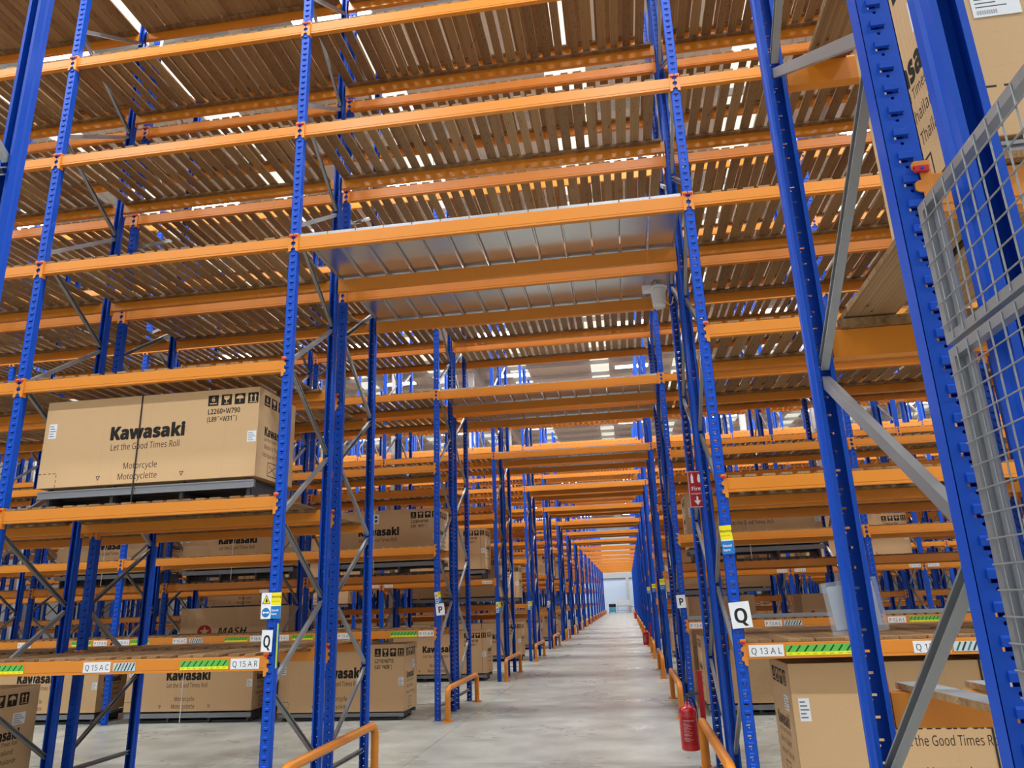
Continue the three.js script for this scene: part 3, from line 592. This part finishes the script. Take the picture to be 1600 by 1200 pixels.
function sticker(name, label, mat, w, h, x, y, z, group, rot = 0) { const m = mesh(name, bx(w, h, 0.0012), mat, scene, [x, y, z]); m.rotation.z = rot; return tag(m, label, name === 'shelf_label' ? 'label' : 'sticker', group); }
{
  const z = rowZ(0) + 0.0012, y = 1.338 - 0.054, lab = 'shelf labels';
  const where = (x) => { const j = x < QL ? Math.floor((QL - x) / BAY) : Math.floor((x - QR) / BAY), q = x < QL ? (QL - x) / BAY - j : (x - QR) / BAY - j; return `${ORD[j + 1]} bay ${x < QL ? 'left' : 'right'}, ${q < 0.34 ? 'near end' : q < 0.66 ? 'middle' : 'far end'}`; };
  const L = (txt, x, k = 0, w = 0.26) => sticker('shelf_label', `white label ${txt}, ${rowName(k)}, ${where(x)}`, labelMat(txt), w, 0.085, x, (k ? 1.338 : 1.338) - 0.054, rowZ(k) + 0.0012, lab);
  const S = (x, w, k, foil, what) => sticker('arrow_strip', what, foil ? foilMat : stripMat, w, foil ? 0.07 : 0.075, x, 1.338 - 0.056, rowZ(k) + 0.0012, 'arrow strips on beams');
  L('Q 15 A R', -3.245); S(-3.615, 0.44, 0, false, 'green and yellow arrow strip on row Q left beam, near tunnel');
  L('Q 15 A C', -4.62); S(-4.36, 0.21, 0, true, 'silver striped sticker on row Q beam left of tunnel');
  S(-5.55, 0.44, 0, false, 'green and yellow arrow strip on row Q left beam, far end'); 
  L('Q 13 A L', 1.025); S(1.42, 0.50, 0, false, 'green and yellow arrow strip on row Q right beam');
  L('Q 13 A C', 2.22); S(2.50, 0.26, 0, true, 'silver striped sticker on row Q beam right of tunnel');
  L('P 15 A R', -3.20, 1, 0.25); S(-3.57, 0.44, 1, false, 'green arrow strip, row P first bay left, end nearest tunnel');
  L('P 15 A C', -4.55, 1, 0.25); L('P 15 A L', -5.62, 1, 0.24);
  S(-5.27, 0.36, 1, false, 'green arrow strip, row P first bay left, far end');
  L('P 16 A R', -6.05, 1, 0.25); S(-6.42, 0.40, 1, false, 'green arrow strip, row P second bay left, end nearest tunnel'); L('P 16 A C', -7.42, 1, 0.25); S(-7.13, 0.24, 1, true, 'striped sticker, row P second bay left of tunnel');
  L('P 16 A L', -8.46, 1, 0.25); S(-8.14, 0.34, 1, false, 'green arrow strip, row P second bay left, far end'); L('P 17 A R', -8.87, 1, 0.25); S(-9.22, 0.36, 1, false, 'green arrow strip, row P third bay left of tunnel'); L('P 17 A C', -10.3, 1, 0.25);
  L('P 13 A L', 1.02, 1, 0.25); L('P 13 A C', 2.12, 1, 0.25); S(2.40, 0.26, 1, true, 'striped sticker, row P first bay right of tunnel');
  L('P 12 A L', 3.86, 1, 0.25); S(4.24, 0.42, 1, false, 'green arrow strip, row P second bay right of tunnel');
  for (const [x, txt] of [[-3.25, 'O 15 A R'], [-5.68, 'O 15 A L'], [-6.0, 'O 16 A R'], [-7.3, 'O 16 A C'], [-8.5, 'O 16 A L'], [-8.85, 'O 17 A R'], [1.1, 'O 13 A L'], [3.48, 'O 13 A R'], [3.86, 'O 12 A L'], [6.28, 'O 12 A R'], [6.66, 'O 11 A L']])
    sticker('shelf_label', `small white label ${txt}, third row, ${where(x)}`, labelMat(txt), 0.24, 0.07, x, 2.25 - 0.056, rowZ(2) + 0.0012, lab);
  // a galvanised angle lies along the first level of row P on the right
  for (const [i, n] of [[0, 'first'], [1, 'second']]) {
    const m = mesh('steel_angle', merge([bx(CLEAR, 0.055, 0.004, 0, 0.028, 0), bx(CLEAR, 0.004, 0.05, 0, 0.002, -0.025)]), M.galv, scene, [QR + BAY * (i + 0.5), 1.338 + 0.026, rowZ(1) - 0.03]);
    tag(m, `galvanised steel angle along first level of row P, ${n} bay right`, 'steel angle', 'steel angles in row P');
  }
}

// ---------------------------------------------------------------- signs
function panelSign(name, label, tex, w, h, x, y, z, rz = 0, ry = 0, cat = 'sign') { const m = mesh(name, bx(w, h, 0.002), [M.white, M.white, M.white, M.white, std({ map: tex, roughness: 0.45 }), M.white], scene, [x, y, z]); m.rotation.set(0, ry, rz); return tag(m, label, cat); }
const letterTex = (c) => canvasTex(256, 320, (g, w, h) => { g.fillStyle = '#eef1f5'; g.fillRect(0, 0, w, h); g.fillStyle = '#101216'; g.font = 'bold 250px sans-serif'; g.textAlign = 'center'; g.fillText(c, w / 2, h * 0.80); });
const warnTex = canvasTex(384, 420, (g, w, h) => {
  g.fillStyle = '#eef1f4'; g.fillRect(0, 0, w, h); g.fillStyle = '#f4e414'; g.fillRect(w * 0.5, 0, w * 0.5, h * 0.48);
  g.strokeStyle = '#1a1a1a'; g.fillStyle = '#f4e414'; g.lineWidth = 10; g.beginPath(); g.moveTo(w * 0.25, h * 0.09); g.lineTo(w * 0.44, h * 0.42); g.lineTo(w * 0.06, h * 0.42); g.closePath(); g.fill(); g.stroke();
  g.fillStyle = '#1a1a1a'; g.fillRect(w * 0.21, h * 0.26, w * 0.1, h * 0.11); g.fillRect(w * 0.235, h * 0.2, w * 0.04, h * 0.07);
  g.font = 'bold 46px sans-serif'; g.fillText('Warning', w * 0.515, h * 0.2); g.font = '26px sans-serif'; g.fillText('Fork-lift trucks', w * 0.515, h * 0.36);
  g.fillStyle = '#1878c4'; g.fillRect(w * 0.5, h * 0.52, w * 0.5, h * 0.48); g.beginPath(); g.arc(w * 0.25, h * 0.76, w * 0.2, 0, 7); g.fill();
  g.fillStyle = '#eef1f4'; g.fillRect(w * 0.13, h * 0.735, w * 0.24, h * 0.05); g.beginPath(); g.arc(w * 0.14, h * 0.76, 18, 0, 7); g.arc(w * 0.36, h * 0.76, 18, 0, 7); g.fill();
  g.font = 'bold 46px sans-serif'; g.fillText('Sound', w * 0.53, h * 0.72); g.fillText('horn', w * 0.53, h * 0.86);
});
const warnRight = canvasTex(200, 420, (g, w, h) => {
  g.fillStyle = '#f4e414'; g.fillRect(0, 0, w, h * 0.5); g.fillStyle = '#1878c4'; g.fillRect(0, h * 0.54, w, h * 0.46); g.fillStyle = '#eef1f4'; g.fillRect(0, h * 0.5, w, h * 0.04);
  g.fillStyle = '#1a1a1a'; g.font = 'bold 50px sans-serif'; g.fillText('Warning', 4, h * 0.24); g.font = '24px sans-serif'; g.fillText('Fork-lift trucks', 8, h * 0.38);
  g.fillStyle = '#eef1f4'; g.font = 'bold 50px sans-serif'; g.fillText('Sound', 16, h * 0.75); g.fillText('horn', 16, h * 0.9);
});
const fireTex = canvasTex(200, 440, (g, w, h) => {
  g.fillStyle = '#b3141c'; g.fillRect(0, 0, w, h); g.strokeStyle = '#f2f2f2'; g.lineWidth = 5; g.strokeRect(8, 8, w - 16, h - 16); g.fillStyle = '#f4f4f4';
  g.fillRect(w * 0.2, h * 0.13, w * 0.16, h * 0.2); g.fillRect(w * 0.24, h * 0.07, w * 0.08, h * 0.06); g.beginPath(); g.moveTo(w * 0.7, h * 0.07); g.quadraticCurveTo(w * 0.95, h * 0.2, w * 0.75, h * 0.33); g.quadraticCurveTo(w * 0.5, h * 0.3, w * 0.7, h * 0.07); g.fill();
  g.font = 'bold 66px sans-serif'; g.fillText('Fire', w * 0.17, h * 0.54); g.font = '28px sans-serif'; g.fillText('extinguisher', w * 0.12, h * 0.64);
  g.fillRect(w * 0.44, h * 0.70, w * 0.12, h * 0.13); g.beginPath(); g.moveTo(w * 0.28, h * 0.81); g.lineTo(w * 0.72, h * 0.81); g.lineTo(w * 0.5, h * 0.94); g.fill();
});
const QT = letterTex('Q'), PT = letterTex('P');
panelSign('row_sign', 'white sign with letter Q on right tunnel upright', QT, 0.155, 0.195, 0.862, 1.552, rowZ(0) + 0.02, 0.07);
panelSign('row_sign', 'white sign with letter Q on left tunnel upright', QT, 0.115, 0.175, -3.05, 1.462, rowZ(0) + 0.02, -0.03, -0.25);
panelSign('row_sign', 'white sign with letter P on left tunnel upright', PT, 0.14, 0.18, -2.965, 1.645, rowZ(1) + 0.02, 0.1);
panelSign('row_sign', 'white sign with letter P on right tunnel upright', PT, 0.135, 0.19, 0.805, 1.64, rowZ(1) + 0.02, 0.04);
panelSign('warning_sign', 'yellow and blue warning sign above the left Q sign', warnTex, 0.18, 0.215, -3.03, 1.748, rowZ(0) + 0.02, 0, 0);
panelSign('warning_sign', 'yellow and blue warning sign on right Q upright', warnRight, 0.095, 0.225, 0.825, 2.13, rowZ(0) + 0.02, 0.05);
panelSign('warning_sign', 'small warning sign above the left P sign', warnTex, 0.1, 0.17, -3.0, 1.83, rowZ(1) + 0.02, 0.16);
for (const [k, x, side] of [[2, QL + 0.03, 'left'], [3, QL + 0.04, 'left'], [4, QL + 0.04, 'left'], [2, QR - 0.02, 'right'], [3, QR - 0.02, 'right'], [4, QR - 0.02, 'right']])
  panelSign('warning_sign', `small yellow and blue warning sign on ${side} upright of ${rowName(k)}`, side === 'left' ? warnTex : warnRight, 0.12, 0.24, x, side === 'left' ? 1.62 : 2.0, rowZ(k) + 0.02, 0.03);
{
  const t = thing('fire_sign', 'red fire extinguisher sign box on right side of tunnel', 'sign', [0.755, 2.72, rowZ(0) - 1.24]);
  const b = mesh('sign_panel', bx(0.15, 0.36, 0.012), [M.white, M.white, M.white, M.white, std({ map: fireTex, roughness: 0.35 }), M.white], t); b.rotation.y = 0.0;
  const c = mesh('white_return', bx(0.10, 0.36, 0.008, 0.05, 0, 0), M.white, t, [0.072, 0, -0.004]); c.rotation.y = 0.75;
}
{
  const t = thing('document_sleeve', 'clear plastic sleeve with white sheet on the near upright', 'document', [QR - 0.004, 1.645, -2.975 - 0.012]);
  mesh('sleeve', bx(0.20, 0.19, 0.001), M.sleeve, t); mesh('sheet', bx(0.165, 0.155, 0.0008, 0, 0.002, -0.002), M.paper, t); t.rotation.z = 0.1;
}

for (const [x, y, z, h, n] of [[QL + 0.047, 1.42, rowZ(0) - 0.018, 0.36, 'left tunnel upright of row Q'], [QL + 0.047 - BAY, 1.55, rowZ(1) - 0.018, 0.34, 'second upright left of tunnel, row P']])
  tag(mesh('lime_tape', bx(0.0012, h, 0.028), M.hivis, scene, [x, y, z]), 'strip of lime green tape on ' + n, 'tape', 'lime tapes on uprights');

// ---------------------------------------------------------------- guard rails
const guardPath = (() => {
  const L = 2.3, h = 0.47, r = 0.14, c = new THREE.CurvePath(), v = (y, z) => new THREE.Vector3(0, y, z);
  c.add(new THREE.LineCurve3(v(0.01, 0), v(h - r, 0))); c.add(new THREE.QuadraticBezierCurve3(v(h - r, 0), v(h, 0), v(h, -r))); c.add(new THREE.LineCurve3(v(h, -r), v(h, -L + r))); c.add(new THREE.QuadraticBezierCurve3(v(h, -L + r), v(h, -L), v(h - r, -L))); c.add(new THREE.LineCurve3(v(h - r, -L), v(0.01, -L)));
  return c;
})();
const guardTube = new THREE.TubeGeometry(guardPath, 90, 0.043, 12, false), guardFoot = merge([cy(0.09, 0.012, 0, 0.006, 0, 16), cy(0.008, 0.02, 0.06, 0.02, 0.02, 6), cy(0.008, 0.02, -0.06, 0.02, -0.02, 6)]);
for (let k = 0; k <= ROWS; k++) for (const [x, side] of [[QL + 0.17, 'left'], [QR - 0.165, 'right']]) {
  const t = thing('guard_rail', `orange tubular guard rail on ${side} of the tunnel at ${rowName(k)}`, 'guard rail', [x, 0, rowZ(k) + 0.03], 'orange guard rails along the tunnel');
  mesh('hoop', guardTube, M.orange, t); mesh('foot_plate', guardFoot, M.orange, t); mesh('foot_plate', guardFoot, M.orange, t, [0, 0, -2.3]);
}

// ---------------------------------------------------------------- fire extinguishers on red posts
function extinguisher(x, y, z, label, post) {
  const t = thing('fire_extinguisher', label, 'extinguisher', [x, y, z], 'fire extinguishers along the tunnel');
  const prof = [[0, 0], [0.088, 0], [0.096, 0.012], [0.096, 0.36], [0.09, 0.395], [0.06, 0.425], [0.026, 0.44], [0.022, 0.47], [0, 0.47]].map((q) => new THREE.Vector2(...q));
  mesh('cylinder', new THREE.LatheGeometry(prof, 28), M.redGloss, t);
  const lab = canvasTex(256, 300, (g, w, h) => { g.fillStyle = '#a8161f'; g.fillRect(0, 0, w, h); g.fillStyle = '#d8b3b0'; g.fillRect(20, 30, w - 40, 6); for (let i = 0; i < 14; i++) g.fillRect(24, 60 + i * 15, 60 + ((i * 53) % 130), 5); g.strokeStyle = '#d8b3b0'; g.strokeRect(14, 46, w - 28, 226); });
  mesh('data_label', new THREE.CylinderGeometry(0.0966, 0.0966, 0.26, 16, 1, true, -0.85, 1.5), std({ map: lab, roughness: 0.3 }), t, [0, 0.19, 0]);
  mesh('valve', merge([cy(0.018, 0.05, 0, 0.49, 0), bx(0.03, 0.03, 0.05, 0, 0.50, 0)]), M.darkSteel, t);
  mesh('lever', merge([bx(0.02, 0.008, 0.13, 0, 0.52, 0.04).rotateX(0), bx(0.02, 0.008, 0.12, 0, 0.54, 0.04)]), M.black, t);
  const c = new THREE.CatmullRomCurve3([[0, 0.50, -0.03], [0.05, 0.50, -0.06], [0.09, 0.42, -0.07], [0.095, 0.26, -0.06], [0.09, 0.12, -0.06]].map((q) => new THREE.Vector3(...q)));
  mesh('hose', new THREE.TubeGeometry(c, 24, 0.011, 8), M.black, t);
  if (post) {
    const p = thing('extinguisher_post', `red upright post behind the ${post} extinguisher`, 'post', [x + 0.165, 0, z - 0.10], 'red extinguisher posts');
    mesh('post', new RoundedBoxGeometry(0.056, 0.93, 0.02, 2, 0.006).translate(0, 0.465, 0), M.red, p); mesh('base', bx(0.056, 0.01, 0.14, 0, 0.005, 0), M.red, p); mesh('hook', bx(0.14, 0.03, 0.012, -0.06, 0.70, 0), M.darkSteel, p);
  }
}
extinguisher(0.542, 0.165, -8.64, 'large red fire extinguisher hanging beside row Q guard rail', 'nearest');
extinguisher(0.50, 0.25, -8.64 - 3 * DR, 'red fire extinguisher beside the fourth guard rail, right', 'second');
extinguisher(0.50, 0.25, -8.64 - 9 * DR, 'tiny red fire extinguisher far down the tunnel', 'far');

// ---------------------------------------------------------------- beacon under the tunnel deck
{
  const t = thing('warning_beacon', 'white warning beacon with wire cage hanging under steel deck', 'beacon', [0.61, 5.06, -7.95]);
  const lathe = (q, n = 24) => new THREE.LatheGeometry(q.map((v) => new THREE.Vector2(...v)), n);
  mesh('lens', lathe([[0, -0.19], [0.05, -0.188], [0.068, -0.175], [0.074, -0.15], [0.088, 0.02], [0.09, 0.04], [0, 0.04]]), M.white, t);
  mesh('collar', lathe([[0.0, 0.035], [0.1, 0.035], [0.104, 0.045], [0.104, 0.062], [0.09, 0.07], [0, 0.07]]), M.paper, t);
  for (let i = 0; i < 4; i++) { const a = i * Math.PI / 4; const m = mesh('cage_wire', new THREE.TorusGeometry(0.1, 0.004, 6, 20, Math.PI), M.galv, t, [0, 0.06, 0]); m.rotation.y = a; }
  mesh('stem', cy(0.014, 0.10, 0, 0.115, 0, 10), M.galv, t);
  mesh('driver_box', new RoundedBoxGeometry(0.12, 0.09, 0.09, 3, 0.02), M.white, t, [-0.12, 0.055, 0]);
  const c = new THREE.CatmullRomCurve3([[-0.08, 0.0, 0], [-0.06, -0.06, 0.05], [0.02, -0.1, 0.09], [0.12, -0.17, 0.02], [0.17, -0.05, -0.05]].map((q) => new THREE.Vector3(...q)));
  mesh('cable', new THREE.TubeGeometry(c, 24, 0.005, 6), M.white, t);
}

// ---------------------------------------------------------------- mesh guard on the right of the near tunnel
{
  const X = 0.752, zFar = -1.66, zNear = -0.42;
  const panel = (y0, y1, label) => {
    const t = thing('mesh_guard', label, 'mesh panel', [X, y0, zFar], 'grey wire mesh guards'), h = y1 - y0, L = zNear - zFar, b = 0.022;
    mesh('frame_bar', bx(b, h, b, 0, h / 2, b / 2), M.galv, t); mesh('frame_bar', bx(b, h, b, 0, h / 2, L - b / 2), M.galv, t);
    mesh('frame_bar', bx(b, b, L - 2 * b, 0, h - b / 2, L / 2), M.galv, t); mesh('frame_bar', bx(b, b, L - 2 * b, 0, b / 2, L / 2), M.galv, t);
    mesh('flat_bar', bx(0.005, h - 0.05, 0.038, 0.010, h / 2, 0.048), M.galv, t);
    const w = [];
    for (let z = 0.042; z < L - 0.01; z += 0.05) w.push(cy(0.0019, h - 0.01, -0.0125, h / 2, z, 6));
    for (let y = 0.04; y < h - 0.01; y += 0.05) w.push(cy(0.0019, L - 0.01, 0, 0, 0, 6).rotateX(Math.PI / 2).translate(-0.0162, y, L / 2));
    mesh('wire_grid', merge(w), M.galv, t).userData.kind = 'stuff';
    for (const y of [0.1, h - 0.1]) mesh('clamp', bx(0.03, 0.03, 0.012, 0.012, y, -0.004), M.galv, t);
  };
  panel(2.212, 2.556, 'upper grey wire mesh guard panel beside the near uprights');
  panel(0.15, 2.200, 'lower grey wire mesh guard panel beside the near uprights');
}

// ---------------------------------------------------------------- far end of the tunnel
{
  const z = Z1 + 0.1;
  struct('trim_1', bx(26, 0.7, 0.3, -2, 5.0, z + 0.1), M.purlin, null, 'grey lintel beam across the far wall');
  struct('trim_2', bx(26, 4.0, 0.06, -2, 7.35, z + 0.02), M.sheet, null, 'pale cladding above the far lintel');
  tag(mesh('far_column', bx(0.4, 4.7, 0.3, 0, 2.35, 0), M.purlin, scene, [0.15, 0, z + 1.0]), 'grey column standing before the far wall', 'column', null, 'thing');
  const s = thing('floor_scrubber', 'blue machine with black top at far tunnel end', 'machine', [-2.1, 0, z + 4.5]);
  mesh('body', new RoundedBoxGeometry(0.9, 0.6, 1.2, 3, 0.08).translate(0, 0.42, 0), M.machineBlue, s); mesh('hood', new RoundedBoxGeometry(0.95, 0.45, 0.7, 3, 0.08).translate(0, 0.95, -0.2), M.black, s);
  for (const q of [-1, 1]) mesh('wheel', cy(0.14, 0.1, 0, 0, 0, 16).rotateZ(Math.PI / 2), M.black, s, [q * 0.4, 0.14, 0.4]);
  const b = thing('packing_bench', 'grey bench at the far end of the tunnel', 'bench', [-0.5, 0, z + 3.5]);
  mesh('bench_top', bx(2.0, 0.06, 0.9, 0, 0.85, 0), M.galv, b); for (const [x, y] of [[-0.95, -0.4], [0.95, -0.4], [-0.95, 0.4], [0.95, 0.4]]) mesh('leg', bx(0.06, 0.82, 0.06, x, 0.41, y), M.galv, b); mesh('shelf', bx(1.9, 0.04, 0.8, 0, 0.3, 0), M.galv, b);
  tag(mesh('white_carton', new RoundedBoxGeometry(1.7, 0.7, 0.7, 2, 0.02), M.white, scene, [-0.55, 1.235, z + 3.5]), 'white carton on the far grey bench', 'carton');
  const o = thing('wooden_stand', 'small wooden stand beside the far bench', 'stand', [0.75, 0, z + 5.5]);
  mesh('top', bx(1.1, 0.06, 0.8, 0, 0.75, 0), M.wood[0], o); for (const [x, y] of [[-0.5, -0.35], [0.5, -0.35], [-0.5, 0.35], [0.5, 0.35]]) mesh('leg', bx(0.08, 0.72, 0.08, x, 0.36, y), M.wood[1], o);
}

renderer.render(scene, camera);
